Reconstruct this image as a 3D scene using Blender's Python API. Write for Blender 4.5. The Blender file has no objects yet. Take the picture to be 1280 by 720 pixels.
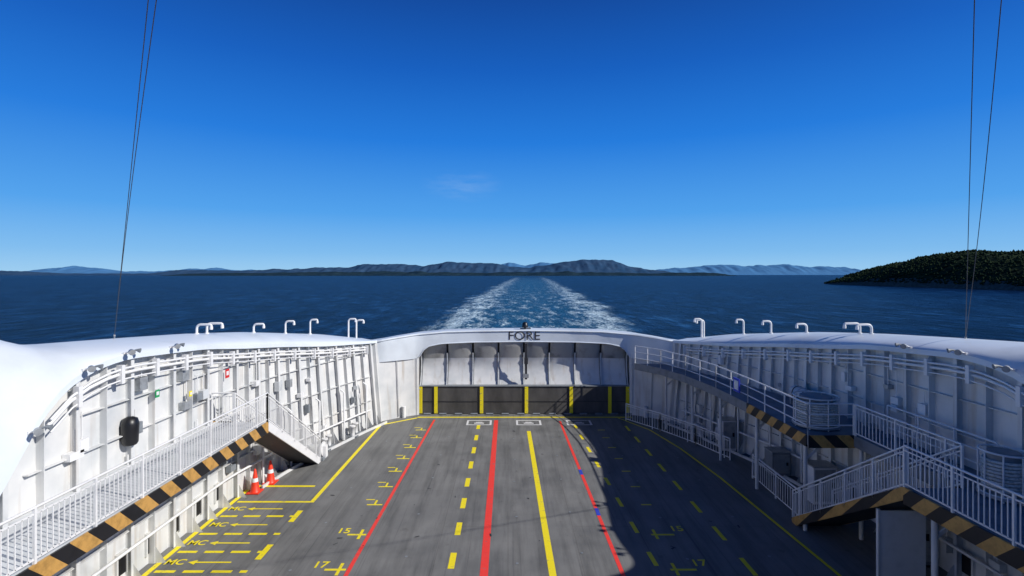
import bpy, math, random
from mathutils import Vector, noise as mnoise
random.seed(7)
scene=bpy.context.scene
XC=1.05          # ship centreline (camera stands 1.05 m to port of it)
SEA=-7.0
def interp(x,xs,ys):
    if x<=xs[0]: return ys[0]
    for i in range(1,len(xs)):
        if x<=xs[i]:
            t=(x-xs[i-1])/(xs[i]-xs[i-1]); return ys[i-1]+t*(ys[i]-ys[i-1])
    return ys[-1]
def smooth_interp(xs,ys):
    def f(x):
        s=0;n=0
        for k in range(-4,5):
            w=5-abs(k); s+=w*interp(x+k*0.22,xs,ys); n+=w
        return s/n
    return f
# ---------------------------------------------------------------- materials
def newmat(name):
    m=bpy.data.materials.new(name); m.use_nodes=True
    nt=m.node_tree; b=nt.nodes['Principled BSDF']; return m,nt,b
def N(nt,t,**k):
    n=nt.nodes.new(t)
    for a,v in k.items(): setattr(n,a,v)
    return n
def noise(nt,scale,detail=4,vec=None,rough=.55):
    n=N(nt,'ShaderNodeTexNoise'); n.inputs['Scale'].default_value=scale; n.inputs['Detail'].default_value=detail
    n.inputs['Roughness'].default_value=rough
    if vec is not None: nt.links.new(vec,n.inputs['Vector'])
    return n
def ramp(nt,src,stops):
    r=N(nt,'ShaderNodeValToRGB'); e=r.color_ramp.elements
    while len(e)<len(stops): e.new(.5)
    for i,(p,c) in enumerate(stops):
        e[i].position=p; e[i].color=(c[0],c[1],c[2],1) if len(c)==3 else c
    nt.links.new(src,r.inputs[0]); return r
def objvec(nt,scale=(1,1,1),rot=(0,0,0)):
    t=N(nt,'ShaderNodeTexCoord'); m=N(nt,'ShaderNodeMapping'); m.inputs['Scale'].default_value=scale
    m.inputs['Rotation'].default_value=rot
    nt.links.new(t.outputs['Object'],m.inputs[0]); return m.outputs[0]
def bump(nt,b,src,strength,dist):
    u=N(nt,'ShaderNodeBump'); u.inputs['Strength'].default_value=strength; u.inputs['Distance'].default_value=dist
    nt.links.new(src,u.inputs['Height']); nt.links.new(u.outputs[0],b.inputs['Normal'])
def paint(name,col,rough=.45,var=.12,scale=1.2,streak=False,metal=0,bmp=.0):
    m,nt,b=newmat(name)
    v=objvec(nt,(1,1,.18) if streak else (1,1,1))
    n=noise(nt,scale*(2.5 if streak else 1),6,v)
    d=tuple(c*(1-var*2) for c in col); 
    r=ramp(nt,n.outputs[0],[(.28,d),(.5,col),(.8,tuple(min(1,c*(1+var*.3)) for c in col))])
    nt.links.new(r.outputs[0],b.inputs['Base Color'])
    b.inputs['Roughness'].default_value=rough; b.inputs['Metallic'].default_value=metal
    if bmp:
        n2=noise(nt,.9,2,objvec(nt)); bump(nt,b,n2.outputs[0],bmp,.08)
    return m
def white_weathered():
    m,nt,b=newmat('white_ship_paint')
    n=noise(nt,.8,5,objvec(nt)); base=ramp(nt,n.outputs[0],[(.3,(.50,.52,.53)),(.6,(.66,.66,.65))])
    s=noise(nt,3.2,6,objvec(nt,(1,1,.1))); rs=ramp(nt,s.outputs[0],[(.53,(0,0,0)),(.76,(1,1,1))])
    mx=N(nt,'ShaderNodeMixRGB'); mu=N(nt,'ShaderNodeMath',operation='MULTIPLY'); mu.inputs[1].default_value=.55
    nt.links.new(rs.outputs[0],mu.inputs[0]); nt.links.new(mu.outputs[0],mx.inputs[0])
    nt.links.new(base.outputs[0],mx.inputs[1]); mx.inputs[2].default_value=(.36,.29,.22,1)
    nt.links.new(mx.outputs[0],b.inputs['Base Color']); b.inputs['Roughness'].default_value=.42
    w=noise(nt,.9,2,objvec(nt)); bump(nt,b,w.outputs[0],.3,.07)
    return m
M={}
M['white']=white_weathered()
M['cap']=paint('white_cap_paint',(.66,.71,.76),.38,.09,.4,bmp=.2)
M['rail']=paint('rail_white_paint',(.74,.74,.74),.4,.05,3)
def line_paint(name,col,wear=.35):
    m,nt,b=newmat(name)
    n=noise(nt,5,8,objvec(nt),.7)
    r=ramp(nt,n.outputs[0],[(.33,(.15,.15,.15)),(.44,col),(.75,tuple(c*.85 for c in col))])
    mx=N(nt,'ShaderNodeMixRGB'); mx.inputs[0].default_value=1-wear*1.8
    nt.links.new(r.outputs[0],mx.inputs[1]); mx.inputs[2].default_value=(*col,1)
    nt.links.new(mx.outputs[0],b.inputs['Base Color']); b.inputs['Roughness'].default_value=.6
    return m
M['yellow']=line_paint('yellow_line_paint',(.88,.72,.012))
M['red']=line_paint('red_line_paint',(.85,.05,.035))
M['blue']=line_paint('blue_line_paint',(.03,.06,.50))
M['wline']=line_paint('white_line_paint',(.72,.72,.72))
M['dark']=paint('dark_rubber_and_shade',(.025,.026,.03),.6,.2,4)  # also serves as painted shade under the stair flights
M['black']=paint('black_plastic',(.008,.008,.01),.4,.1,4)
M['grey']=paint('grey_metal_paint',(.20,.22,.24),.5,.15,3)
M['galv']=paint('galvanised_steel',(.38,.40,.42),.4,.15,6,metal=.4)
M['gallery']=paint('blue_grey_walkway_paint',(.11,.16,.22),.5,.2,2)
M['lgrey']=paint('light_grey_walkway_paint',(.55,.57,.58),.5,.15,2)
M['cone']=paint('cone_orange_plastic',(.80,.045,.015),.45,.06,4)
M['reflect']=paint('cone_reflective_sleeve',(.75,.76,.78),.3,.05,4)
M['redp']=paint('red_sign_paint',(.6,.02,.02),.4,.05,4)
M['green']=paint('green_sign_paint',(.02,.30,.10),.4,.05,4)
M['rope']=paint('mooring_rope',(.55,.57,.55),.9,.25,14)
M['glass']=paint('dark_window_glass',(.01,.015,.02),.08,.1,4)
M['steelw']=paint('stay_wire_steel',(.06,.06,.07),.4,.1,4)
M['text']=paint('black_lettering',(.035,.035,.04),.5,.1,4)
M['vis']=paint('visor_roof_shade_grey',(.34,.34,.33),.5,.25,1.5)  # upper visor panels: underside shade painted in as a darker grey
def mk_ramp():
    m,nt,b=newmat('ramp_antislip')
    n=noise(nt,1.6,7,objvec(nt,(1,1,.4))); r=ramp(nt,n.outputs[0],[(.3,(.045,.043,.041)),(.7,(.10,.095,.09))])
    nt.links.new(r.outputs[0],b.inputs['Base Color']); b.inputs['Roughness'].default_value=.7; return m
M['ramp']=mk_ramp()
def mk_deck():
    m,nt,b=newmat('deck_grey_paint')
    o=objvec(nt)
    n=noise(nt,.55,7,o,.6); r=ramp(nt,n.outputs[0],[(.28,(.140,.142,.140)),(.5,(.188,.189,.186)),(.75,(.235,.235,.23))])
    def mul(a,bb,f):
        x=N(nt,'ShaderNodeMixRGB',blend_type='MULTIPLY'); x.inputs[0].default_value=f
        nt.links.new(a,x.inputs[1]); nt.links.new(bb,x.inputs[2]); return x.outputs[0]
    st=noise(nt,1.0,6,objvec(nt,(2.2,.22,1)),.65); rs=ramp(nt,st.outputs[0],[(.34,(.60,.60,.60)),(.55,(1,1,1))])
    c=mul(r.outputs[0],rs.outputs[0],.75)
    sp=noise(nt,9,5,o,.8); rp=ramp(nt,sp.outputs[0],[(.30,(.35,.32,.29)),(.37,(1,1,1))]); c=mul(c,rp.outputs[0],.85)
    ty=noise(nt,1.0,4,objvec(nt,(7,.10,1),(0,0,.02)),.6); rt=ramp(nt,ty.outputs[0],[(.30,(.60,.60,.62)),(.42,(1,1,1))]); c=mul(c,rt.outputs[0],.7)
    bl=noise(nt,2.3,3,o,.5); rb=ramp(nt,bl.outputs[0],[(.66,(1,1,1)),(.74,(.72,.70,.68))]); c=mul(c,rb.outputs[0],.6)
    br=N(nt,'ShaderNodeTexBrick'); br.inputs['Scale'].default_value=1; br.inputs['Brick Width'].default_value=6.1; br.inputs['Row Height'].default_value=2.3
    br.inputs['Mortar Size'].default_value=.012; br.inputs['Color1'].default_value=(1,1,1,1); br.inputs['Color2'].default_value=(.94,.94,.94,1); br.inputs['Mortar'].default_value=(.72,.70,.68,1)
    nt.links.new(objvec(nt,rot=(0,0,math.pi/2)),br.inputs['Vector']); c=mul(c,br.outputs[0],.8)
    nt.links.new(c,b.inputs['Base Color']); 
    rr=ramp(nt,n.outputs[0],[(.3,(.5,)*3),(.7,(.75,)*3)]); nt.links.new(rr.outputs[0],b.inputs['Roughness']); b.inputs['Specular IOR Level'].default_value=.2
    g=noise(nt,60,2,o); bump(nt,b,g.outputs[0],.15,.01)
    return m
M['deck']=mk_deck()
def mk_hazard():
    m,nt,b=newmat('hazard_stripe_paint')
    t=N(nt,'ShaderNodeTexCoord'); s=N(nt,'ShaderNodeSeparateXYZ'); nt.links.new(t.outputs['Object'],s.inputs[0])
    a=N(nt,'ShaderNodeMath',operation='ADD'); nt.links.new(s.outputs['Y'],a.inputs[0]); nt.links.new(s.outputs['Z'],a.inputs[1])
    a2=N(nt,'ShaderNodeMath',operation='ADD'); nt.links.new(a.outputs[0],a2.inputs[0]); nt.links.new(s.outputs['X'],a2.inputs[1])
    mu=N(nt,'ShaderNodeMath',operation='MULTIPLY'); nt.links.new(a2.outputs[0],mu.inputs[0]); mu.inputs[1].default_value=1.1
    fr=N(nt,'ShaderNodeMath',operation='FRACT'); nt.links.new(mu.outputs[0],fr.inputs[0])
    r=ramp(nt,fr.outputs[0],[(0,(.012,.012,.014)),(.5,(.52,.29,.08))]); r.color_ramp.interpolation='CONSTANT'
    nn=noise(nt,4,6,t.outputs['Object'],.7); rn=ramp(nt,nn.outputs[0],[(.35,(.45,.45,.45)),(.55,(1,1,1))])
    x=N(nt,'ShaderNodeMixRGB',blend_type='MULTIPLY'); x.inputs[0].default_value=.6; nt.links.new(r.outputs[0],x.inputs[1]); nt.links.new(rn.outputs[0],x.inputs[2])
    nt.links.new(x.outputs[0],b.inputs['Base Color']); b.inputs['Roughness'].default_value=.5; return m
M['hazard']=mk_hazard()
MK=list(M.keys())
# ---------------------------------------------------------------- mesh builder
class MB:
    def __init__(s,mir=False): s.v=[];s.f=[];s.m=[];s.sm=[];s.mir=mir
    def add(s,vs,fs,mat,smooth=False):
        o=len(s.v)
        s.v+= [tuple(p) for p in vs]
        for f in fs: s.f.append(tuple(i+o for i in f)); s.m.append(MK.index(mat)); s.sm.append(smooth)
    def box(s,x0,x1,y0,y1,z0,z1,mat):
        vs=[(x,y,z) for z in (z0,z1) for y in (y0,y1) for x in (x0,x1)]
        s.add(vs,[(0,2,3,1),(4,5,7,6),(0,1,5,4),(2,6,7,3),(0,4,6,2),(1,3,7,5)],mat)
    def beam(s,p,q,w,h,mat,up=(0,0,1)):
        p=Vector(p);q=Vector(q);d=(q-p).normalized();u=Vector(up)
        if abs(d.dot(u))>.99:u=Vector((1,0,0))
        a=d.cross(u).normalized()*w/2; c=a.cross(d).normalized()*h/2
        vs=[e+i*a+j*c for e in(p,q) for j in(-1,1) for i in(-1,1)]
        s.add(vs,[(0,2,3,1),(4,5,7,6),(0,1,5,4),(2,6,7,3),(0,4,6,2),(1,3,7,5)],mat)
    def path(s,pts,r,mat,n=8,cap=True):
        pts=[Vector(p) for p in pts]; vs=[];fs=[];a=None
        for i,p in enumerate(pts):
            d=(pts[min(i+1,len(pts)-1)]-pts[max(i-1,0)]).normalized()
            if a is None:
                u=Vector((0,0,1)) if abs(d.z)<.9 else Vector((1,0,0)); a=d.cross(u).normalized()
            else: a=(a-d*a.dot(d)).normalized()
            b=d.cross(a); rr=r[i] if isinstance(r,(list,tuple)) else r
            for k in range(n):
                t=2*math.pi*k/n; vs.append(p+(a*math.cos(t)+b*math.sin(t))*rr)
        for i in range(len(pts)-1):
            for k in range(n): fs.append((i*n+k,i*n+(k+1)%n,(i+1)*n+(k+1)%n,(i+1)*n+k))
        s.add(vs,fs,mat,True)
        if cap:
            L=len(pts)-1
            s.add(vs[:n],[tuple(range(n))[::-1]],mat); s.add(vs[L*n:],[tuple(range(n))],mat)
    def grid(s,rows,mat,smooth=True):
        n=len(rows[0]); vs=[p for r in rows for p in r]; fs=[]
        for i in range(len(rows)-1):
            for k in range(n-1): fs.append((i*n+k,i*n+k+1,(i+1)*n+k+1,(i+1)*n+k))
        s.add(vs,fs,mat,smooth)
    def obj(s,name,parent=None):
        me=bpy.data.meshes.new(name)
        v=[(2*XC-x,y,z) for x,y,z in s.v] if s.mir else s.v
        f=[t[::-1] for t in s.f] if s.mir else s.f
        me.from_pydata([tuple(p) for p in v],[],f)
        used=sorted(set(s.m)); mp={k:i for i,k in enumerate(used)}
        for k in used: me.materials.append(M[MK[k]])
        me.polygons.foreach_set('material_index',[mp[k] for k in s.m]); me.polygons.foreach_set('use_smooth',s.sm)
        me.update(); o=bpy.data.objects.new(name,me); scene.collection.objects.link(o)
        if parent: o.parent=parent
        return o
def empty(name):
    e=bpy.data.objects.new(name,None); scene.collection.objects.link(e); e.empty_display_size=.3; return e
def text(name,body,size,loc,rot,mat,parent=None,bold=0,sx=1):
    cu=bpy.data.curves.new(name,'FONT'); cu.body=body; cu.size=size; cu.align_x='CENTER'; cu.align_y='CENTER'; cu.offset=bold
    o=bpy.data.objects.new(name+'_t',cu); scene.collection.objects.link(o)
    bpy.context.view_layer.update()
    me=bpy.data.meshes.new_from_object(o.evaluated_get(bpy.context.evaluated_depsgraph_get()))
    bpy.data.objects.remove(o)
    me.materials.clear(); me.materials.append(M[mat])
    ob=bpy.data.objects.new(name,me); scene.collection.objects.link(ob); ob.location=loc; ob.rotation_euler=rot; ob.scale=(sx,1,1)
    if parent: ob.parent=parent
    return ob
# ---------------------------------------------------------------- ship lines
xw=smooth_interp([0,20,23.5,26.5,29.2,31.3],[-11.2,-11.2,-10.6,-9.6,-8.7,-7.8])
_zin=smooth_interp([8,10.3,11.2,11.8,12.35,13.3,14.6,18.5,21,23.6,27,31.3],[3.0,3.3,4.4,5.45,6.0,6.42,6.58,6.3,5.95,5.65,5.2,4.8])
_zout=smooth_interp([0,8,10,11.5,13.2,16.8,20.5,24,30,33],[11.2,10.8,9.5,8.0,7.14,6.9,6.63,6.3,5.5,4.86])
xo=smooth_interp([0,13,20.5,24,28,30.5,32.9],[-13,-13,-12.9,-12.5,-11.6,-10.8,-9.3])
flare=lambda y: .4*interp(y,[20,27],[0,1])
def wall_top_x(y): return xw(y)-flare(y)
# ---------------------------------------------------------------- car deck
b=MB(); ys=[-14+ i*1.0 for i in range(15)]+[i*.75+1.5 for i in range(40)]+[31.3]
ys=sorted(y for y in ys if y<=31.3)
rows=[[(xw(max(y,0))-.3,y,0),(2*XC-xw(max(y,0))+.3,y,0)] for y in ys]
rows.append([(-5.9,33.4,0),(8.0,33.4,0)])
b.grid(rows,'deck',False); b.obj('car_deck')
b=MB()
def stripe(x0,y0,x1,y1,w,mat,z=.004):
    d=Vector((x1-x0,y1-y0,0)).normalized(); n=Vector((-d.y,d.x,0))*w/2
    b.add([(x0-n.x,y0-n.y,z),(x0+n.x,y0+n.y,z),(x1+n.x,y1+n.y,z),(x1-n.x,y1-n.y,z)],[(0,1,2,3)],mat)
stripe(-4.98,8,-4.55,31.7,.13,'red'); stripe(-.72,8,-.73,31.6,.25,'red'); stripe(3.57,8,3.18,31.4,.13,'red')
stripe(1.42,8,1.19,29.4,.22,'yellow')
y=6.0
while y<31:
    stripe(-1.75,y-.45,-1.75,y+.45,.2,'yellow'); 
    xr=interp(y,[8,30],[4.9,4.0]); stripe(xr+.02,y-.3,xr-.02,y+.5,.15,'yellow')
    stripe(interp(y,[8,30],[7.65,7.0]),y-.8,interp(y,[8,30],[7.63,6.98]),y+.15,.15,'yellow'); y+=2.02
L=[(-5.7,32.1),(-7.6,30.6),(-7.75,20.2)]
for p,q in zip(L[:-1],L[1:]): stripe(*p,*q,.17,'yellow')
L=[(6.9,32.1),(8.2,29.6),(8.9,26.5),(9.4,22.6),(9.9,15.5),(9.95,8)]
for p,q in zip(L[:-1],L[1:]): stripe(*p,*q,.11,'yellow')
stripe(-10.87,21.4,-10.87,6,.17,'yellow')
stripe(-5.7,32.25,7.8,32.25,.2,'yellow')
stripe(-5.6,31.85,7.6,31.85,.1,'grey',.006)
stripe(-8.2,21.75,-10.7,21.75,.16,'yellow')
for i,yy in enumerate([20.25,19.05,17.75,16.6,15.5,14.4]):
    x=-10.7; 
    while x<-8.0+(.1 if i else .2):
        stripe(x,yy,min(x+.62,-7.9),yy,.13,'yellow'); x+=.86
    if i in(1,3,5): stripe(-7.9,yy-.45,-7.9,yy+.45,.2,'yellow',.006)
stripe(-10.7,20.25,-7.8,20.25,.13,'yellow',.006)
for yy in [19.65,18.4,17.15,16.0,14.9]:
    stripe(-9.75,yy,-8.65,yy,.07,'yellow'); b.add([(-9.75,yy-.13,.0045),(-9.75,yy+.13,.0045),(-10.0,yy,.0045)],[(0,1,2)],'yellow')
for k,yy in enumerate([15.6,17.7,20.0,21.7,23.4,25.0,26.6,28.2,29.6]):
    xl=interp(yy,[8,31.7],[-4.98,-4.55])
    if k<2:
        stripe(xl-.75,yy,xl-.1,yy,.1,'yellow'); stripe(xl-.3,yy-.3,xl-.3,yy+.35,.1,'yellow',.006)
        stripe(4.95,yy,5.75,yy,.10,'yellow'); stripe(5.1,yy-.3,5.1,yy+.35,.10,'yellow',.006)
    else:
        stripe(xl-.75,yy,xl-.15,yy,.09,'yellow'); stripe(xl-.45,yy-.05,xl-.45,yy+.4,.08,'yellow',.006)
        stripe(xl-.9,yy+.45,xl-.55,yy+.45,.07,'yellow'); 
        stripe(5.2,yy,5.6,yy,.09,'yellow')
for yy in (23.3,19.4): stripe(3.32+(23-yy)*.02,yy-.3,3.32+(23-yy)*.02,yy+.3,.14,'blue',.008)
for cx in (-1.75,1.25,4.3):
    for (x0,y0,x1,y1) in [(-.75,-.28,.75,-.28),(-.75,.62,.75,.62),(-.7,-.3,-.7,.64),(.7,-.3,.7,.64)]:
        stripe(cx+x0,30.9+y0,cx+x1,30.9+y1,.12,'wline',.0065 if x0!=x1 else .005)
    stripe(cx-.3,30.95,cx+.3,30.95,.2,'wline'); stripe(cx-.2,31.15,cx+.2,31.15,.12,'wline',.0055); stripe(cx-.4,30.8,cx+.4,30.8,.1,'dark',.0075)
mk=b.obj('deck_markings')
for yy in [19.65,18.4,17.15,16.0,14.9]:
    text('mc_marking','MC',.42,(-10.4,yy,.006),(0,0,0),'yellow',mk,.008)
text('number_marking','15',.48,(-5.75,17.95,.006),(0,0,0),'yellow',mk,.008)
text('number_marking','17',.48,(-5.8,15.85,.006),(0,0,0),'yellow',mk,.008)
text('number_marking','15',.5,(5.95,18.1,.006),(0,0,0),'yellow',mk,.008)
text('number_marking','17',.5,(5.95,15.95,.006),(0,0,0),'yellow',mk,.008)
b=MB()
def disc(x,y,r,z,mat,n=10): b.add([(x+r*math.cos(2*math.pi*k/n),y+r*math.sin(2*math.pi*k/n),z) for k in range(n)],[tuple(range(n))],mat)
for xx in (-6.6,-3.3,.3,2.4,5.6,8.4):
    yy=9.5+random.random()
    while yy<31:
        disc(xx+random.uniform(-.08,.08),yy+random.uniform(-.3,.3),.05,.010,'grey'); yy+=3
for i in range(46):
    x=random.uniform(-7.5,9);yy=random.uniform(10,30.5);a=random.uniform(0,3)
    L_=random.uniform(.04,.2); stripe(x,yy,x+L_*math.cos(a),yy+L_*math.sin(a),random.uniform(.02,.07),'dark',.012)
b.obj('lashing_pots')
# ---------------------------------------------------------------- bulwark sides
def side(mir):
    root=empty('ferry_bulwark')
    ysl=[2+.35*i for i in range(84)]; ysl=[y for y in ysl if y<31.2]+[31.3]
    b=MB(mir); rows=[]
    for y in ysl:
        yo=y+interp(y,[20,31.3],[.2,1.6]); xi=wall_top_x(y)+.28; x2=xo(yo); zi=_zin(y); z2=_zout(yo)
        r=[(xi-.26,y,zi+.02),(xi,y,zi),(xi-.01,y,zi+.16)]
        for k in range(1,11):
            s_=k/10; a=s_*math.pi/2
            u=1-math.cos(a)*.75-.25*(1-s_); 
            r.append((xi+(x2-xi)*u, y+(yo-y)*u, zi+.16+(z2-zi-.16)*math.sin(a)))
        for dx,dz in [(-.15,-.03),(-.27,-.12),(-.34,-.3)]: r.append((x2+dx,yo,z2+dz))
        r.append((x2-.3+0.15*interp(y,[20,31],[0,1]),yo,2)); r.append((x2+.1+interp(y,[20,31],[0,1.2]),yo-interp(y,[20,31],[0,.6]),SEA-1))
        rows.append(r)
    b.grid([r[:3] for r in rows],'cap',False); b.grid([r[2:] for r in rows],'cap')
    b.obj('bulwark_cap',root)
    b=MB(mir); ysw=[2+.5*i for i in range(59) if 2+.5*i<31.2]+[31.3]
    b.grid([[(xw(y),y,-.05),(wall_top_x(y),y,_zin(y)+.05)] for y in ysw],'white')
    y=9.3; i=0
    while y<31:
        d=Vector((xw(y+.1)-xw(y-.1),.2,0)).normalized(); nrm=Vector((d.y,-d.x,0))
        p0=Vector((xw(y),y,0)); p1=Vector((wall_top_x(y),y,_zin(y)-.02))
        lo=p0+nrm*.10; hi=p1+nrm*.10
        b.beam(lo,hi,.025,.2,'white',up=nrm)
        if i%2==0: b.beam(lo+nrm*.1,hi+nrm*.1,.12,.02,'white',up=nrm)
        b.add([p0+nrm*.05+d*.02,p0+nrm*.55+d*.02,p0+nrm*.05+Vector((0,0,.75))+d*.02],[(0,1,2)],'white')
        y+=.72 if y>20 else .95; i+=1
    for zz,r0 in ((1.5,9),(2.9,9),(4.35,11.8),(5.35,13.2)):
        pts=[]; y=r0
        while y<31:
            if _zin(y)-zz>.35:
                f=zz/_zin(y); pts.append(((xw(y)*(1-f)+wall_top_x(y)*f)+.07,y,zz))
            y+=.72
        for p,q in zip(pts[:-1],pts[1:]): b.beam(p,q,.14,.025,'white')
    b.obj('inner_plating',root)
    b=MB(mir)
    for off,dz,r in ((.30,.22,.035),(.24,.36,.05),(.3,.52,.022)):
        b.path([(wall_top_x(y)+off,y,_zin(y)-dz) for y in [12.2+.6*k for k in range(31)]],r,'rail',6)
    b.path([(xw(y)+.28,y,1.05) for y in [9+.6*k for k in range(36)]],.05,'rail',6)
    y=13.0
    while y<30.5:
        x=wall_top_x(y)+.3; z=_zin(y)
        b.box(x-.1,x+.06,y-.06,y+.06,z-.62,z-.1,'rail'); y+=1.44
    random.seed(11 if mir else 5)
    for k in range(30):
        y=random.uniform(13,30); zz=random.uniform(.5,_zin(y)-.9); f=zz/_zin(y); x=xw(y)*(1-f)+wall_top_x(y)*f
        w=random.uniform(.1,.26); h=random.uniform(.14,.45)
        m_=random.choice(['rail','rail','galv','grey','white','lgrey'])
        b.box(x+.02,x+.22,y-w,y+w*.7,zz,zz+h,m_)
        b.path([(x+.12,y,zz+h),(x+.12,y,min(zz+h+random.uniform(.3,1.2),_zin(y)-.3))],.018,'rail',5)
    for k in range(5):
        y=22+k*1.9; b.path([(xw(y)+.34,y,.05),(xw(y)+.34,y,2.6),(xw(y)+.15,y,2.75)],.045,'rail',7)
    b.obj('wall_pipework',root)
    b=MB(mir)
    for y in (14.8,16.0,17.2,18.45,19.7):
        b.box(xw(y)-.01,xw(y)+.035,y-.17,y+.17,.32,.95,'black')
        for a_ in (-.2,.2): b.box(xw(y),xw(y)+.07,y+a_-.03,y+a_+.03,.28,.99,'white')
        b.box(xw(y),xw(y)+.07,y-.17,y+.17,.95,1.0,'white')
    b.obj('freeing_ports',root)
    b=MB(mir)
    for y0 in [21.5+k*.5 for k in range(19)]:
        b.beam((xw(y0)+.62,y0,.06),(xw(y0+.5)+.62,y0+.5,.06),.06,.14,'white')
    b.obj('waterway_coaming',root)
side(False); side(True)
# ---------------------------------------------------------------- bow
AD=[0,3,5,6.85,8.85,10.35]; AY=[33.5,33.38,33.15,32.8,31.5,31.3]
root=empty('bow_bulwark')
b=MB(); rows=[]
ds=[-10.35+.3*i for i in range(70)]; ds=[d for d in ds if d<10.36]
for d in ds:
    x=XC+d; a=abs(d); y=interp(a,AD,AY)
    zt=interp(a,[0,5,6.9,8.3,9.4,10.35],[5.38,5.33,5.20,5.05,4.90,4.75])
    zb=interp(a,[0,3.5,5.4,6.2,6.6,6.8],[4.60,4.58,4.52,4.36,4.05,3.6])
    dp=interp(a,[0,6.9,8.8,10.35],[1.25,1.3,1.2,1.1])
    rows.append([(x,y+.30,zb+.02),(x,y,zb),(x,y,zt-.05),(x,y+.05,zt),(x,y+dp-.05,zt),(x,y+dp,zt-.05),(x,y+dp+.05,2),(x*.96,y+dp-.4,SEA-1)])
for i0,i1,sm in ((0,2,False),(1,3,True),(2,4,False),(3,5,True),(4,6,False),(5,8,True)):
    b.grid([r[i0:i1] for r in rows],'cap',sm)
b.path([(r[2][0],r[2][1]-.03,r[2][2]-.02) for r in rows],.035,'cap',8)
b.path([(r[1][0],r[1][1]-.01,r[1][2]) for r in rows if abs(r[1][0]-XC)<6.8],.035,'cap',8)
b.obj('bow_arch',root)
b=MB()
for s in (-1,1):
    P=[(a,y,f) for a,y,f in ((6.75,32.85,0),(7.2,32.62,.05),(7.9,32.15,.2),(8.5,31.65,.33),(8.87,31.28,.42))]
    b.grid([[(XC+s*x,y,-.02),(XC+s*(x+f*.5),y+.02,2.4),(XC+s*(x+f),y+.03,4.85)] for x,y,f in P],'white')
    b.box(XC+s*6.96-.1,XC+s*6.96+.1,32.75,34.0,0,3.9,'white')
    b.beam((XC+s*8.93,31.27,0),(XC+s*9.34,31.30,4.95),.34,.2,'white',up=(0,1,0))
    b.path([(XC+s*7.6,32.2,.0),(XC+s*7.6,32.2,.7)],.12,'rail',10)
    b.beam((XC+s*7.9,32.08,0.1),(XC+s*8.05,32.12,4.4),.03,.06,'white')
b.obj('corner_plating',root)
text('fore_lettering','FORE',.80,(1.05,33.445,4.97),(math.radians(90),0,0),'text',root,0,1.12)
root=empty('bow_visor'); b=MB()
prof=[(33.45,1.6),(33.75,2.05),(33.95,2.6),(34.03,3.1),(34.0,3.5),(33.90,3.85),(33.76,4.2),(33.68,4.5),(33.68,4.75)]
def vy(x): return (interp(abs(x-XC),AD,AY)-33.5)*.55
n=8; X0=-5.65; W=13.4/n
for k in range(n):
    x0=X0+k*W+.06; x1=x0+W-.12
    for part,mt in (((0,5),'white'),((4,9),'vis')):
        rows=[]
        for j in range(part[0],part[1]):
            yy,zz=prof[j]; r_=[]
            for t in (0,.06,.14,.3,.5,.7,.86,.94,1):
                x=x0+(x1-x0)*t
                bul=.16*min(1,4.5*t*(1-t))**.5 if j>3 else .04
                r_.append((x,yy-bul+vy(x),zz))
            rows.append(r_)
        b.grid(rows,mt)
b.grid([[(x,yy+.12+vy(x),zz+.02) for x in [X0-.6+.72*q for q in range(21)]] for yy,zz in prof],'dark')
for k in range(n+1):
    x=X0+k*W; o_=vy(x)
    for j in range(5):
        (y0,z0),(y1,z1)=prof[j],prof[j+1]; w0=.16
        for xx in (x-.03,x+.03): b.add([(xx,y0+.1+o_,z0),(xx,y1+.1+o_,z1),(xx,y1-w0+o_,z1),(xx,y0-w0+o_,z0)],[(0,1,2,3)],'grey')
        b.add([(x-.045,y0-w0-.005+o_,z0),(x+.045,y0-w0-.005+o_,z0),(x+.045,y1-w0-.005+o_,z1),(x-.045,y1-w0-.005+o_,z1)],[(0,1,2,3)],'lgrey')
b.obj('visor_plating',root)
b=MB()
b.box(1.1,1.24,33.15,33.27,2.2,4.5,'dark'); b.box(1.0,1.34,33.1,33.3,2.3,2.55,'galv'); b.box(1.05,1.29,33.1,33.3,3.2,3.6,'dark')
b.obj('visor_lock_bar',root)
root=empty('bow_ramp'); b=MB()
b.box(-5.75,7.85,33.0,33.3,.03,1.78,'ramp')
b.box(-5.65,7.75,32.97,33.0,.8,.83,'dark')
b.box(-5.75,7.85,32.94,33.34,1.78,1.83,'grey')
b.obj('ramp_plate',root)
b=MB()
for x in (-5.62,-4.64,-1.7,1.19,4.07,6.55,7.7): b.box(x-.11,x+.11,32.935,32.955,.06,1.775,'yellow')
b.obj('ramp_stripes',root)
b=MB(); 
for k in range(14): b.path([(-5.4+k,32.82,.06),(-4.95+k,32.82,.06)],.06,'grey',8)
b.obj('ramp_hinges',root)
root=empty('bow_navigation_lamp'); b=MB()
b.path([(1.12,33.75,5.34),(1.12,33.75,5.55)],.05,'dark'); b.path([(1.12,33.75,5.5),(1.12,33.75,5.56),(1.12,33.75,5.8),(1.12,33.75,5.86)],[.2,.2,.17,.08],'black',12)
b.box(.8,1.5,33.7,33.8,5.41,5.46,'dark'); b.obj('lamp_housing',root)
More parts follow.
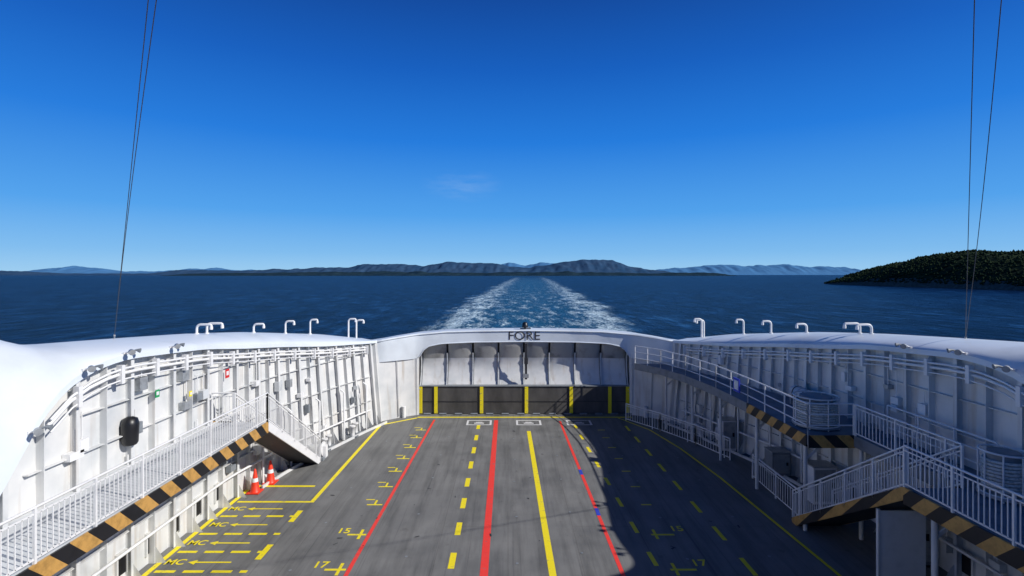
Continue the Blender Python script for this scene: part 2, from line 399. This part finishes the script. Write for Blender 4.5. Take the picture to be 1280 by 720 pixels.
# ---------------------------------------------------------------- railing helpers
def pickets(b,pts,h=1.1,sp=.13,r=.028):
    for p,q in zip(pts[:-1],pts[1:]):
        p=Vector(p);q=Vector(q); up=Vector((0,0,1))
        b.path([p+up*h,q+up*h],r,'rail',6); b.beam(p+up*.12,q+up*.12,.02,.04,'rail'); b.beam(p+up*(h-.12),q+up*(h-.12),.02,.03,'rail')
        L=(q-p).length; n=max(1,int(L/sp))
        for k in range(n+1):
            c=p+(q-p)*k/n
            if k%11==0 or k==n: b.beam(c,c+up*h,.05,.05,'rail')
            else: b.beam(c+up*.12,c+up*(h-.12),.02,.02,'rail')
def pipe_rail(b,pts,h=1.1,sp=1.3,bars=(.36,.73,1.1)):
    up=Vector((0,0,1))
    for p,q in zip(pts[:-1],pts[1:]):
        p=Vector(p);q=Vector(q); L=(q-p).length; n=max(1,round(L/sp))
        for z in bars: b.path([p+up*z,q+up*z],.024 if z<h-.01 else .03,'rail',6)
        for k in range(n+1):
            c=p+(q-p)*k/n; b.path([c-up*.3,c+up*h],.028,'rail',6)
def stair(b,x0,x1,ytop,ztop,ybot,hz=False):
    n=15
    for x in (x0,x1):
        b.beam((x,ytop,ztop-.12),(x,ybot,.0),.05,.30,'hazard' if hz else 'rail')
    for k in range(1,n):
        t=k/n; y=ytop+(ybot-ytop)*t; z=ztop*(1-t); b.box(min(x0,x1)+.03,max(x0,x1)-.03,y-.13,y+.13,z-.03,z,'galv')
    b.beam(((x0+x1)/2,ytop+.05,ztop-.30),((x0+x1)/2,ybot-.1,-.12+.02),abs(x1-x0)-.08,.02,'dark')  # underside sheet coloured near-black to paint in the shade beneath the flight
ZP=3.45
root=empty('gallery_stairway'); b=MB()
b.box(-11.15,-9.03,4,19.2,ZP-.06,ZP,'lgrey')
b.box(-9.03,-8.98,4,19.2,ZP-.38,ZP+.03,'hazard')
b.box(-11.1,-10.25,19.2,19.25,ZP-.36,ZP+.03,'hazard')
b.obj('walkway',root)
b=MB(); y=5
while y<19.2:
    b.beam((-9.1,y,ZP-.18),(-11.15,y,ZP-.18),.08,.22,'white'); b.beam((-9.2,y,ZP-.3),(-11.15,y,ZP-1.5),.07,.1,'white'); y+=1.42
b.obj('brackets',root)
b=MB(); pickets(b,[(-9.03,4,ZP),(-9.03,19.2,ZP)]); pickets(b,[(-10.3,19.2,ZP),(-11.1,19.2,ZP)])
pickets(b,[(-9.03,19.2,ZP),(-9.03,24.6,0.05)]); pickets(b,[(-10.25,19.2,ZP),(-10.25,24.6,0.05)],sp=.2)
b.obj('railing',root)
b=MB(); stair(b,-9.03,-10.25,19.2,ZP,24.6); b.obj('stair_flight',root)
root=empty('gallery_walkway'); b=MB()
inner=[(10.3,17.6),(10.3,22),(10.15,25),(9.7,28),(9.0,30.2),(7.9,31.85)]
def rw(y): return 2*XC-xw(y)
ip=[]
for (x0,y0),(x1,y1) in zip(inner[:-1],inner[1:]):
    for k in range(4): t=k/4; ip.append((x0+(x1-x0)*t,y0+(y1-y0)*t))
ip.append(inner[-1])
b.grid([[(x,y,ZP),(max(x+.05,rw(min(y,31.3))-.02),min(y,31.6),ZP)] for x,y in ip],'gallery',False)
b.grid([[(x,y,ZP-.08),(max(x+.05,rw(min(y,31.3))-.02),min(y,31.6),ZP-.08)] for x,y in ip],'grey',False)
for (x0,y0),(x1,y1) in zip(ip[:-1],ip[1:]):
    b.beam((x0-.03,y0,ZP-.17),(x1-.03,y1,ZP-.17),.05,.40,'hazard' if y0<21.9 else 'grey')
b.box(10.32,11.9,17.54,17.58,ZP-.4,ZP+.03,'hazard')
b.box(11.9,13.28,13.32,17.6,ZP-.06,ZP,'gallery'); b.box(11.85,11.9,13.32,17.54,ZP-.36,ZP+.03,'grey')
b.box(10.32,13.28,4,13.3,ZP-.06,ZP,'gallery'); b.box(10.26,10.32,4,13.3,ZP-.40,ZP+.03,'hazard')
b.obj('walkway',root)
b=MB()
y=5
while y<31:
    xi=interp(y,[22,25,28,30.2,31.9],[10.4,10.25,9.8,9.1,8.0]); 
    if not 13.4<y<17.5: b.beam((xi+.1,y,ZP-.2),(rw(y),y,ZP-.2),.07,.2,'white')
    y+=1.42
for x,y in ((10.45,18.0),(10.45,21.5),(10.3,24.8),(9.9,27.5),(9.2,29.8),(10.5,12.6),(10.5,9.5),(12,17.4)):
    b.path([(x,y,0),(x,y,ZP-.1)],.07,'white',8); b.beam((x+.05,y,ZP-.9),(x+.9,y,ZP-.2),.05,.08,'white')
b.obj('supports',root)
b=MB()
pipe_rail(b,[(x,y,ZP) for x,y in inner]); pipe_rail(b,[(10.3,17.6,ZP),(11.88,17.6,ZP)])
pickets(b,[(11.88,17.5,ZP),(11.88,13.4,ZP)],sp=.16)
pickets(b,[(10.3,13.3,ZP),(10.3,4,ZP)]); pipe_rail(b,[(12.9,17.4,ZP),(12.9,13.5,ZP)])
b.obj('railing',root)
b=MB(); stair(b,10.35,11.8,13.3,ZP,18.6,True); pickets(b,[(10.35,13.3,ZP),(10.35,18.6,0.05)]); pickets(b,[(11.8,13.3,ZP),(11.8,18.6,0.05)],sp=.2)
b.obj('stair_flight',root)
b=MB(); b.box(10.45,11.75,14.4,14.45,0,2.35,'rail'); b.box(10.4,10.46,14.38,14.47,0,2.4,'white'); b.obj('under_stair_panel',root)
root=empty('guard_rail'); b=MB()
pickets(b,[(7.25,31.5,0),(8.7,29.3,0),(9.9,27,0),(10.75,24.8,0)],h=1.05,sp=.18,r=.035)
b.obj('rail_section',root)
root=empty('guard_rail'); b=MB(); pickets(b,[(10.8,22.6,0),(10.7,18.7,0)],h=1.05,sp=.18,r=.035); b.obj('rail_section',root)
# ---------------------------------------------------------------- equipment
def rope_drum(x,y,z,r=.62,h=1.0):
    root=empty('mooring_rope_drum'); b=MB()
    b.path([(x,y,z+.05),(x,y,z+.12)],r+.12,'galv',24); b.path([(x,y,z+.1),(x,y,z+h)],r*.8,'grey',20)
    for k in range(9):
        zz=z+.2+k*.085; b.path([(x+r*math.cos(t*math.pi/12),y+r*math.sin(t*math.pi/12),zz+t*.085/24) for t in range(25)],.040,'rope',6)
    for zz in (z+.12,z+h): b.path([(x+(r+.08)*math.cos(t*math.pi/12),y+(r+.08)*math.sin(t*math.pi/12),zz) for t in range(25)],.025,'rail',6)
    for t in range(8):
        a=t*math.pi/4; b.path([(x+(r+.08)*math.cos(a),y+(r+.08)*math.sin(a),z),(x+(r+.08)*math.cos(a),y+(r+.08)*math.sin(a),z+h)],.02,'rail',6)
    b.obj('drum',root)
rope_drum(11.3,18.8,ZP,.66,1.1)
rope_drum(12.35,12.75,ZP,.4,1.15)
def raft(x,y,z):
    root=empty('life_raft_canister'); b=MB()
    b.path([(x,y-.75,z+.5),(x,y-.7,z+.5),(x,y-.6,z+.5),(x,y+.6,z+.5),(x,y+.7,z+.5),(x,y+.75,z+.5)],[.1,.22,.28,.28,.22,.1],'lgrey',16)
    for k in(-.35,0,.35): b.path([(x,y+k-.03,z+.5),(x,y+k+.03,z+.5)],.29,'dark' if k else 'galv',16)
    for k in(-.45,.45): b.box(x-.3,x+.3,y+k-.04,y+k+.04,z,z+.3,'galv')
    b.obj('canister',root)
raft(12.4,21.5,ZP)
def vent_box(x,y,w,d,h,mat='rail'):
    root=empty('equipment_locker'); b=MB()
    b.box(x-w/2,x+w/2,y-d/2,y+d/2,.08,h,mat); b.box(x-w/2-.03,x+w/2+.03,y-d/2-.03,y+d/2+.03,h,h+.04,'galv')
    b.box(x-w/2+.05,x+w/2-.05,y-d/2-.02,y-d/2,.2,h-.08,'galv'); b.box(x+w/2-.2,x+w/2-.12,y-d/2-.05,y-d/2-.02,h*.5,h*.62,'black')
    for sx in(-1,1): b.box(x+sx*(w/2-.08)-.04,x+sx*(w/2-.08)+.04,y-d/2+.02,y+d/2-.02,0,.08,'dark')
    b.obj('cabinet',root)
vent_box(12.3,20.2,.9,.7,1.5); vent_box(12.1,23.0,.8,.7,1.1,'grey'); vent_box(11.2,26.2,.7,.6,1.6); vent_box(12.6,16.2,.8,1,1.7,'grey')
def bollard(x,y):
    root=empty('mooring_bollard'); b=MB(); b.box(x-.3,x+.3,y-.5,y+.5,0.01,.1,'grey')
    for k in(-.28,.28): b.path([(x,y+k,.1),(x,y+k,.55),(x,y+k,.56),(x,y+k,.64)],[.12,.12,.17,.16],'rail',14)
    b.obj('bitts',root)
bollard(-8.6,28.6); bollard(-9.35,26.4); bollard(10.6,28.4)
def winch(x,y):
    root=empty('mooring_winch'); b=MB()
    b.box(x-.45,x+.45,y-.35,y+.35,0.01,.15,'grey'); b.path([(x-.35,y,.5),(x+.3,y,.5)],.2,'rope',14)
    for k in(-.38,.32): b.path([(x+k-.02,y,.5),(x+k+.03,y,.5)],.34,'rail',18)
    b.box(x-.42,x-.38,y-.2,y+.2,.1,.55,'rail'); b.box(x+.36,x+.5,y-.15,y+.15,.1,.65,'rail'); b.obj('winch_drum',root)
winch(-9.35,25.0); winch(11.6,27.4)
def cone(x,y):
    root=empty('traffic_cone'); b=MB()
    b.box(-.25,.25,-.25,.25,0.012,.05,'cone')
    prof=[(.05,.20),(.08,.18),(.45,.125)]; b.path([(0,0,z) for z,r in prof],[r for z,r in prof],'cone',20,False)
    b.path([(0,0,.45),(0,0,.60)],[.127,.103],'reflect',20,False)
    b.path([(0,0,.60),(0,0,.92),(0,0,.97)],[.101,.045,.025],'cone',20)
    b.obj('cone_body',root); root.location=(x,y,0)
cone(-10.45,21.15); cone(-10.25,22.1)
root=empty('fire_extinguisher_cover'); b=MB(); 
b.path([(-11.0,14.9,4.05),(-11.0,14.9,4.12),(-11.0,14.9,4.65),(-11.0,14.9,4.8),(-11.0,14.9,4.86)],[.17,.21,.23,.19,.08],'black',16); b.box(-11.2,-11.0,14.75,15.05,4.2,4.6,'black'); b.obj('cover',root)
def wsign(x,y,z,mat,s=.16):
    root=empty('safety_sign'); b=MB(); b.box(x-.02,x,y-s,y+s,z-s*1.3,z+s*1.3,mat); b.box(x,x+.006,y-s*.6,y+s*.6,z-s*.5,z+s*.7,'wline'); b.obj('plate',root)
wsign(-10.9,19.9,5.15,'redp',.13); wsign(-10.88,15.9,5.3,'green',.09); wsign(-10.9,17.6,4.9,'yellow',.07)
root=empty('safety_sign'); b=MB(); b.box(10.12,10.16,22.4,23.0,ZP+.35,ZP+.95,'blue'); b.box(10.105,10.12,22.5,22.9,ZP+.45,ZP+.85,'wline'); b.obj('plate',root)
def goose(x,y,z,h,dx,r=.05):
    root=empty('gooseneck_vent'); b=MB(); R=.16*(1 if dx>0 else -1)
    pts=[(0,0,-.25),(0,0,h-abs(R))]+[(R-R*math.cos(a),0,h-abs(R)+abs(R)*math.sin(a)) for a in (.4,.8,1.2,1.57)]+[(dx,0,h),(dx*1.06,0,h-.03),(dx*1.06,0,h-.1)]
    b.path(pts,r,'rail',10); b.path([(0,0,-.25),(0,0,.04)],r*1.7,'rail',12)
    b.path([(dx*1.06,0,h-.08),(dx*1.06,0,h-.2)],r*1.3,'rail',10)
    b.obj('vent_pipe',root); root.location=(x,y,z)
for yy,h,dx in ((20.6,.45,.55),(21.2,.5,.6),(24.3,.48,.45),(26.6,.75,.42),(28.6,.95,.38)):
    goose(xo(yy)+.35,yy,_zout(yy)-.02,h*.85,dx)
    goose(2*XC-xo(yy)-.35,yy,_zout(yy)-.02,h*.85,-dx)
for s,x,y in ((1,-9.85,31.6),(1,-9.45,31.9),(-1,11.95,31.6),(-1,12.2,31.9)): goose(x,y,4.95,1.3 if y<31.8 else 1.2,.42*s,.055)
def flood(x,y,z,s):
    root=empty('floodlight'); b=MB()
    b.path([(0,0,0),(s*.2,0,.07)],.022,'rail',8); b.path([(s*.18,-.02,.06),(s*.22,-.04,.06),(s*.30,-.10,.04)],[.04,.075,.085],'galv',14)
    b.path([(0,.2,.02),(s*.16,.25,.06),(s*.26,.28,.04)],[.02,.03,.07],'grey',10)
    b.box(-.03,.03,-.05,.25,-.03,.03,'rail'); b.obj('lamp',root); root.location=(x,y,z)
for yy in (11.7,13.2,14.6,16.6): 
    flood(wall_top_x(yy)+.26,yy,_zin(yy)+.2,1); flood(2*XC-wall_top_x(yy)-.26,yy,_zin(yy)+.2,-1)
def wire(p,q,sag):
    root=empty('stay_wire'); b=MB(); p=Vector(p);q=Vector(q); q=p+(q-p)*1.6
    pts=[p+(q-p)*(k/24)+Vector(sag)*math.sin(math.pi*k/24) for k in range(25)]
    b.path(pts,.0075,'steelw',6); b.path([pts[0],pts[0]+(pts[1]-pts[0])*.25],.03,'galv',6); b.obj('wire',root)
wire((-13,16.9,6.9),(-5.62,8,13.3),(0,0,0)); wire((-13,16.9,6.9),(-5.40,8,13.3),(-.10,0,.0))
wire((15.1,16.9,6.85),(7.29,8,13.3),(.0,0,0)); wire((15.1,16.9,6.85),(7.6,8,13.3),(.12,0,0))
root=empty('ferry_superstructure'); b=MB()
b.box(-12.6,14.7,-16,-1.2,0.0,7.4,'white'); b.box(-12.8,14.9,-16.2,-.9,7.4,7.6,'cap')
for k in range(16): b.box(-11.6+k*1.6,-10.4+k*1.6,-1.2,-1.17,5.4,6.7,'glass')
b.obj('bridge_front',root); b=MB(); pipe_rail(b,[(-12.6,-1.0,7.6),(14.7,-1.0,7.6)],sp=2); b.obj('bridge_railing',root)

# ---------------------------------------------------------------- sea
def mk_sea():
    m,nt,b=newmat('sea_water')
    t=N(nt,'ShaderNodeTexCoord'); o=t.outputs['Object']
    def mp(sc,rot=0):
        q=N(nt,'ShaderNodeMapping'); q.inputs['Scale'].default_value=sc; q.inputs['Rotation'].default_value=(0,0,rot); nt.links.new(o,q.inputs[0]); return q.outputs[0]
    def math_(op,a,b_=None,clamp=False):
        n_=N(nt,'ShaderNodeMath',operation=op); n_.use_clamp=clamp
        for i,v in enumerate((a,b_)):
            if v is None: continue
            if isinstance(v,(int,float)): n_.inputs[i].default_value=v
            else: nt.links.new(v,n_.inputs[i])
        return n_.outputs[0]
    w1=noise(nt,1,6,mp((.16,.05,1),.15),.7); w2=noise(nt,1,5,mp((.7,.25,1),.3),.65); w3=noise(nt,1,6,mp((.012,.012,1),.1),.65); w4=noise(nt,1,5,mp((.05,.015,1),-.1),.65)
    h=math_('ADD',math_('MULTIPLY',w1.outputs[0],.6),math_('MULTIPLY',w2.outputs[0],.2)); h=math_('ADD',h,math_('MULTIPLY',w4.outputs[0],.2))
    c1=ramp(nt,h,[(.43,(.0003,.0018,.010)),(.49,(.0008,.007,.030)),(.54,(.0025,.020,.070)),(.60,(.014,.065,.17))])
    c3=ramp(nt,w3.outputs[0],[(.35,(.6,.62,.68)),(.65,(1.25,1.2,1.15))])
    cm=N(nt,'ShaderNodeMixRGB',blend_type='MULTIPLY'); cm.inputs[0].default_value=.8
    nt.links.new(c1.outputs[0],cm.inputs[1]); nt.links.new(c3.outputs[0],cm.inputs[2])
    s=N(nt,'ShaderNodeSeparateXYZ'); nt.links.new(o,s.inputs[0])
    Y=s.outputs['Y']; X=s.outputs['X']
    wob=noise(nt,1,3,mp((.004,.010,1)),.6)
    cx=math_('MULTIPLY',Y,.043); cx=math_('ADD',cx,math_('MULTIPLY',math_('SUBTRACT',wob.outputs[0],.5),22))
    hw=math_('ADD',math_('MULTIPLY',math_('POWER',math_('MAXIMUM',Y,1),.5),1.35),16)
    d=math_('DIVIDE',math_('ABSOLUTE',math_('SUBTRACT',X,cx)),hw)
    edge_n=noise(nt,1,7,mp((.07,.018,1)),.8)
    d2=math_('ADD',d,math_('MULTIPLY',math_('SUBTRACT',edge_n.outputs[0],.5),.9))
    inside=ramp(nt,d2,[(.0,(1,1,1)),(.72,(.75,.75,.75)),(1.0,(0,0,0))])
    fade=N(nt,'ShaderNodeMapRange'); nt.links.new(Y,fade.inputs[0]); fade.inputs[1].default_value=900; fade.inputs[2].default_value=3000; fade.inputs[3].default_value=1; fade.inputs[4].default_value=0
    ins=math_('MULTIPLY',inside.outputs[0],fade.outputs[0])
    f1=noise(nt,1,9,mp((.20,.05,1)),.8); f2=noise(nt,1,6,mp((1.1,.4,1)),.75)
    fo=math_('ADD',math_('MULTIPLY',f1.outputs[0],.65),math_('MULTIPLY',f2.outputs[0],.35))
    rim=ramp(nt,d2,[(.40,(0,0,0)),(.78,(1,1,1)),(1.10,(.0,.0,.0))])
    near=N(nt,'ShaderNodeMapRange'); nt.links.new(Y,near.inputs[0]); near.inputs[1].default_value=110; near.inputs[2].default_value=700; near.inputs[3].default_value=.02; near.inputs[4].default_value=-.015
    fo=math_('ADD',fo,math_('MULTIPLY',rim.outputs[0],.085)); fo=math_('ADD',fo,near.outputs[0])
    fr=ramp(nt,fo,[(.53,(0,0,0)),(.58,(.5,.5,.5)),(.64,(1,1,1))])
    foam=math_('MULTIPLY',fr.outputs[0],math_('MULTIPLY',ins,1.3,True))
    m1=N(nt,'ShaderNodeMixRGB'); nt.links.new(math_('MULTIPLY',ins,.7),m1.inputs[0]); nt.links.new(cm.outputs[0],m1.inputs[1]); m1.inputs[2].default_value=(.010,.085,.17,1)
    m2=N(nt,'ShaderNodeMixRGB'); nt.links.new(foam,m2.inputs[0]); nt.links.new(m1.outputs[0],m2.inputs[1]); m2.inputs[2].default_value=(.60,.74,.78,1)
    nt.links.new(m2.outputs[0],b.inputs['Base Color'])
    b.inputs['Roughness'].default_value=.35; b.inputs['Specular IOR Level'].default_value=.03
    bump(nt,b,h,1.0,3.5)
    return m
me=bpy.data.meshes.new('sea'); R=45000
me.from_pydata([(-R,-3000,SEA),(R,-3000,SEA),(R,R,SEA),(-R,R,SEA)],[],[(0,1,2,3)]); me.materials.append(mk_sea())
o=bpy.data.objects.new('sea',me); scene.collection.objects.link(o)
# ---------------------------------------------------------------- distant land
def land_mat(name,c0,c1,sc):
    m,nt,b=newmat(name); n=noise(nt,sc,8,objvec(nt),.7)
    r=ramp(nt,n.outputs[0],[(.35,c0),(.65,c1)]); nt.links.new(r.outputs[0],b.inputs['Base Color']); b.inputs['Roughness'].default_value=1; b.inputs['Specular IOR Level'].default_value=0
    return m
def ridge(name,dist,prof,mat,rough,seed,hs_=1.0):
    x0,x1=prof[0][0],prof[-1][0]; n=int((x1-x0)/1.6); vs=[];fs=[]; R_=9
    for i in range(n+1):
        a=x0+(x1-x0)*i/n; e=interp(a,[p[0] for p in prof],[p[1]*hs_ for p in prof])
        e+= min(1,e/3)*rough*(mnoise.fractal(Vector((a*.06,seed,0)),1,2,6)*1.6)
        top=max(0.0,e)*dist/640+9
        if e<=0: top=SEA-3
        for k in range(R_+1):
            t=k/R_; yy=dist*(.93+.07*t)
            h=SEA-4+(top-SEA+4)*(t**.75)
            h+=(top-SEA)*.16*mnoise.fractal(Vector((a*.12,t*3,seed+5)),1,2,5)*math.sin(math.pi*t)
            vs.append((a/640*dist,yy,h))
        vs.append((a/640*dist,dist*1.12,SEA-5))
    w=R_+2
    for i in range(n):
        for k in range(w-1): fs.append((i*w+k,(i+1)*w+k,(i+1)*w+k+1,i*w+k+1))
    me=bpy.data.meshes.new(name); me.from_pydata(vs,[],fs); me.materials.append(mat); me.polygons.foreach_set('use_smooth',[True]*len(fs)); me.update()
    o=bpy.data.objects.new(name,me); scene.collection.objects.link(o)
haze=land_mat('far_mountain_haze_tint',(.055,.16,.33),(.07,.19,.37),.002)  # aerial haze painted into the base colour, bluer with distance
mid=land_mat('mid_forest_haze_tint',(.018,.055,.12),(.04,.08,.15),.004)  # forest tone with painted-in blue haze, less than the far range
near=land_mat('coast_forest_haze_tint',(.008,.024,.045),(.022,.045,.062),.006)  # dark forest tone with a slight painted-in blue haze
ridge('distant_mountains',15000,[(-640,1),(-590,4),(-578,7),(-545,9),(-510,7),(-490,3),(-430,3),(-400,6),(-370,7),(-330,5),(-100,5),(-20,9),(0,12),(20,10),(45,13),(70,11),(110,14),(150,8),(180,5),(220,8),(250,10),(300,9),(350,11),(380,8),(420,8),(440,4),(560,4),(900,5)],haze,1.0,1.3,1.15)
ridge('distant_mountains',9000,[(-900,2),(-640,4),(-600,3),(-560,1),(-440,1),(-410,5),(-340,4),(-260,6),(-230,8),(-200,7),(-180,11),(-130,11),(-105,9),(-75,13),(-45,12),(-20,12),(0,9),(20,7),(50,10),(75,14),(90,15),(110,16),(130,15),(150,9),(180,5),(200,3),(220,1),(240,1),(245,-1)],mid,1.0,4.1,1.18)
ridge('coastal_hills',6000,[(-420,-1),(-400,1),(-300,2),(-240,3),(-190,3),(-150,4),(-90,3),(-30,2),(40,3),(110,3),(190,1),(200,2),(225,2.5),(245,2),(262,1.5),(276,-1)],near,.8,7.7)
def xs(y): return interp(y,[200,480,700,820,880],[470,500,505,512,535])
def hh(x,y):
    H=interp(y,[150,300,480,560,650,720,800,860,888],[27,30,36,41,48,43,31,15,0])
    s_=max(0,min(1,(x-xs(y))/90)); r_=math.sin(s_*math.pi/2)**.8
    far=max(0,1-max(0,(x-xs(y)-130)/450))
    return SEA-1+(H-2)*r_*(.6+.4*far)+mnoise.fractal(Vector((x*.02,y*.02,3)),1,2,5)*4*s_
def mk_forest():
    m,nt,b=newmat('forest_foliage'); n=noise(nt,.06,6,objvec(nt),.7); r=ramp(nt,n.outputs[0],[(.35,(.008,.018,.012)),(.55,(.020,.035,.017)),(.75,(.050,.062,.028))])
    nt.links.new(r.outputs[0],b.inputs['Base Color']); b.inputs['Roughness'].default_value=1; b.inputs['Specular IOR Level'].default_value=.05; return m
fm=mk_forest(); rock=land_mat('shore_rock',(.05,.05,.05),(.13,.12,.11),.3)
vs=[];fs=[];mi=[]
nx,ny=60,110
for j in range(ny+1):
    for i in range(nx+1):
        y=150+(892-150)*j/ny; x=xs(y)+(i/nx)**1.6*600; vs.append((x,y,hh(x,y)))
for j in range(ny):
    for i in range(nx): fs.append((j*(nx+1)+i,j*(nx+1)+i+1,(j+1)*(nx+1)+i+1,(j+1)*(nx+1)+i)); mi.append(1 if i<5 else 0)
random.seed(3)
ico=[(0,0,1.2),(.9,0,.25),(.28,.85,.2),(-.73,.53,.3),(-.73,-.53,.2),(.28,-.85,.3),(0,0,-.6)]
icf=[(0,1,2),(0,2,3),(0,3,4),(0,4,5),(0,5,1),(6,2,1),(6,3,2),(6,4,3),(6,5,4),(6,1,5)]
for k in range(12000):
    y=random.uniform(250,888); x=xs(y)+5+random.random()**1.3*330
    z=hh(x,y)
    if z<SEA+.6: continue
    s_=random.uniform(.9,2.1)*(1 if random.random()<.92 else 1.4); o_=len(vs); a=random.uniform(0,6); tall=random.uniform(.7,1.3)
    for p in ico:
        q=random.uniform(.75,1.25); vs.append((x+s_*q*(p[0]*math.cos(a)-p[1]*math.sin(a)),y+s_*q*(p[0]*math.sin(a)+p[1]*math.cos(a)),z+s_*(p[2]*tall+.2)))
    for f in icf: fs.append(tuple(i+o_ for i in f)); mi.append(0)
me=bpy.data.meshes.new('wooded_island'); me.from_pydata(vs,[],fs); me.materials.append(fm); me.materials.append(rock); me.polygons.foreach_set('material_index',mi); me.update()
o=bpy.data.objects.new('wooded_island',me); scene.collection.objects.link(o)
# ---------------------------------------------------------------- sun + sky
EL=math.radians(34); AZ=math.radians(110)   # clockwise from +Y
sv=Vector((math.sin(AZ)*math.cos(EL),math.cos(AZ)*math.cos(EL),math.sin(EL)))
sl=bpy.data.lights.new('sun','SUN'); sl.energy=5; sl.angle=math.radians(.5); sl.color=(1,.965,.91)
so=bpy.data.objects.new('sun',sl); scene.collection.objects.link(so); so.rotation_euler=sv.to_track_quat('Z','Y').to_euler()
w=bpy.data.worlds.new('World'); scene.world=w; w.use_nodes=True; nt=w.node_tree; bg=nt.nodes['Background']
sky=N(nt,'ShaderNodeTexSky',sky_type='NISHITA'); sky.sun_disc=False; sky.sun_elevation=EL; sky.sun_rotation=AZ; sky.altitude=0; sky.air_density=1.0; sky.dust_density=.15; sky.ozone_density=2.5
tc=N(nt,'ShaderNodeTexCoord')
sp=N(nt,'ShaderNodeSeparateXYZ'); nt.links.new(tc.outputs['Generated'],sp.inputs[0])
# clear-air colour by elevation
grad=ramp(nt,sp.outputs['Z'],[(0,(.33,.62,.90)),(.04,(.20,.50,.88)),(.113,(.075,.36,.86)),(.247,(.012,.20,.74)),(.367,(.004,.115,.54)),(.47,(.003,.068,.36)),(.62,(.002,.028,.15)),(1,(.002,.016,.08))])
sc_=N(nt,'ShaderNodeMixRGB',blend_type='MULTIPLY'); sc_.inputs[0].default_value=1; nt.links.new(grad.outputs[0],sc_.inputs[1]); sc_.inputs[2].default_value=(12.5,12.5,12.5,1)
mxs=N(nt,'ShaderNodeMixRGB'); mxs.inputs[0].default_value=.94; nt.links.new(sky.outputs[0],mxs.inputs[1]); nt.links.new(sc_.outputs[0],mxs.inputs[2])
vm=N(nt,'ShaderNodeVectorMath',operation='SUBTRACT'); vm.inputs[1].default_value=(-.088,.982,.170); nt.links.new(tc.outputs['Generated'],vm.inputs[0])
mp_=N(nt,'ShaderNodeMapping'); mp_.inputs['Rotation'].default_value=(0,math.radians(40),0); mp_.inputs['Scale'].default_value=(12,5,30); nt.links.new(vm.outputs[0],mp_.inputs[0])
ln=N(nt,'ShaderNodeVectorMath',operation='LENGTH'); nt.links.new(mp_.outputs[0],ln.inputs[0])
lr=ramp(nt,ln.outputs['Value'],[(0,(1,1,1)),(1,(0,0,0))])
mp2=N(nt,'ShaderNodeMapping'); mp2.inputs['Rotation'].default_value=(0,math.radians(40),0); mp2.inputs['Scale'].default_value=(6,6,30); nt.links.new(tc.outputs['Generated'],mp2.inputs[0])
cn=noise(nt,2.5,8,mp2.outputs[0],.6); cr=ramp(nt,cn.outputs[0],[(.38,(0,0,0)),(.75,(1,1,1))])
mm=N(nt,'ShaderNodeMath',operation='MULTIPLY'); nt.links.new(lr.outputs[0],mm.inputs[0]); nt.links.new(cr.outputs[0],mm.inputs[1])
m4=N(nt,'ShaderNodeMath',operation='MULTIPLY'); nt.links.new(mm.outputs[0],m4.inputs[0]); m4.inputs[1].default_value=.26
mx=N(nt,'ShaderNodeMixRGB'); nt.links.new(m4.outputs[0],mx.inputs[0]); nt.links.new(mxs.outputs[0],mx.inputs[1]); mx.inputs[2].default_value=(6,8,10.5,1)
nt.links.new(mx.outputs[0],bg.inputs['Color']); bg.inputs['Strength'].default_value=.08
cam=bpy.data.cameras.new('camera'); cam.lens=18; cam.sensor_width=36; cam.shift_x=.0039; cam.shift_y=-.0133; cam.clip_end=100000; cam.clip_start=.1
co=bpy.data.objects.new('camera',cam); scene.collection.objects.link(co); co.location=(0,0,9); co.rotation_euler=(math.radians(90),0,0); scene.camera=co
scene.view_settings.view_transform='Standard'; scene.view_settings.look='None'; scene.view_settings.exposure=0
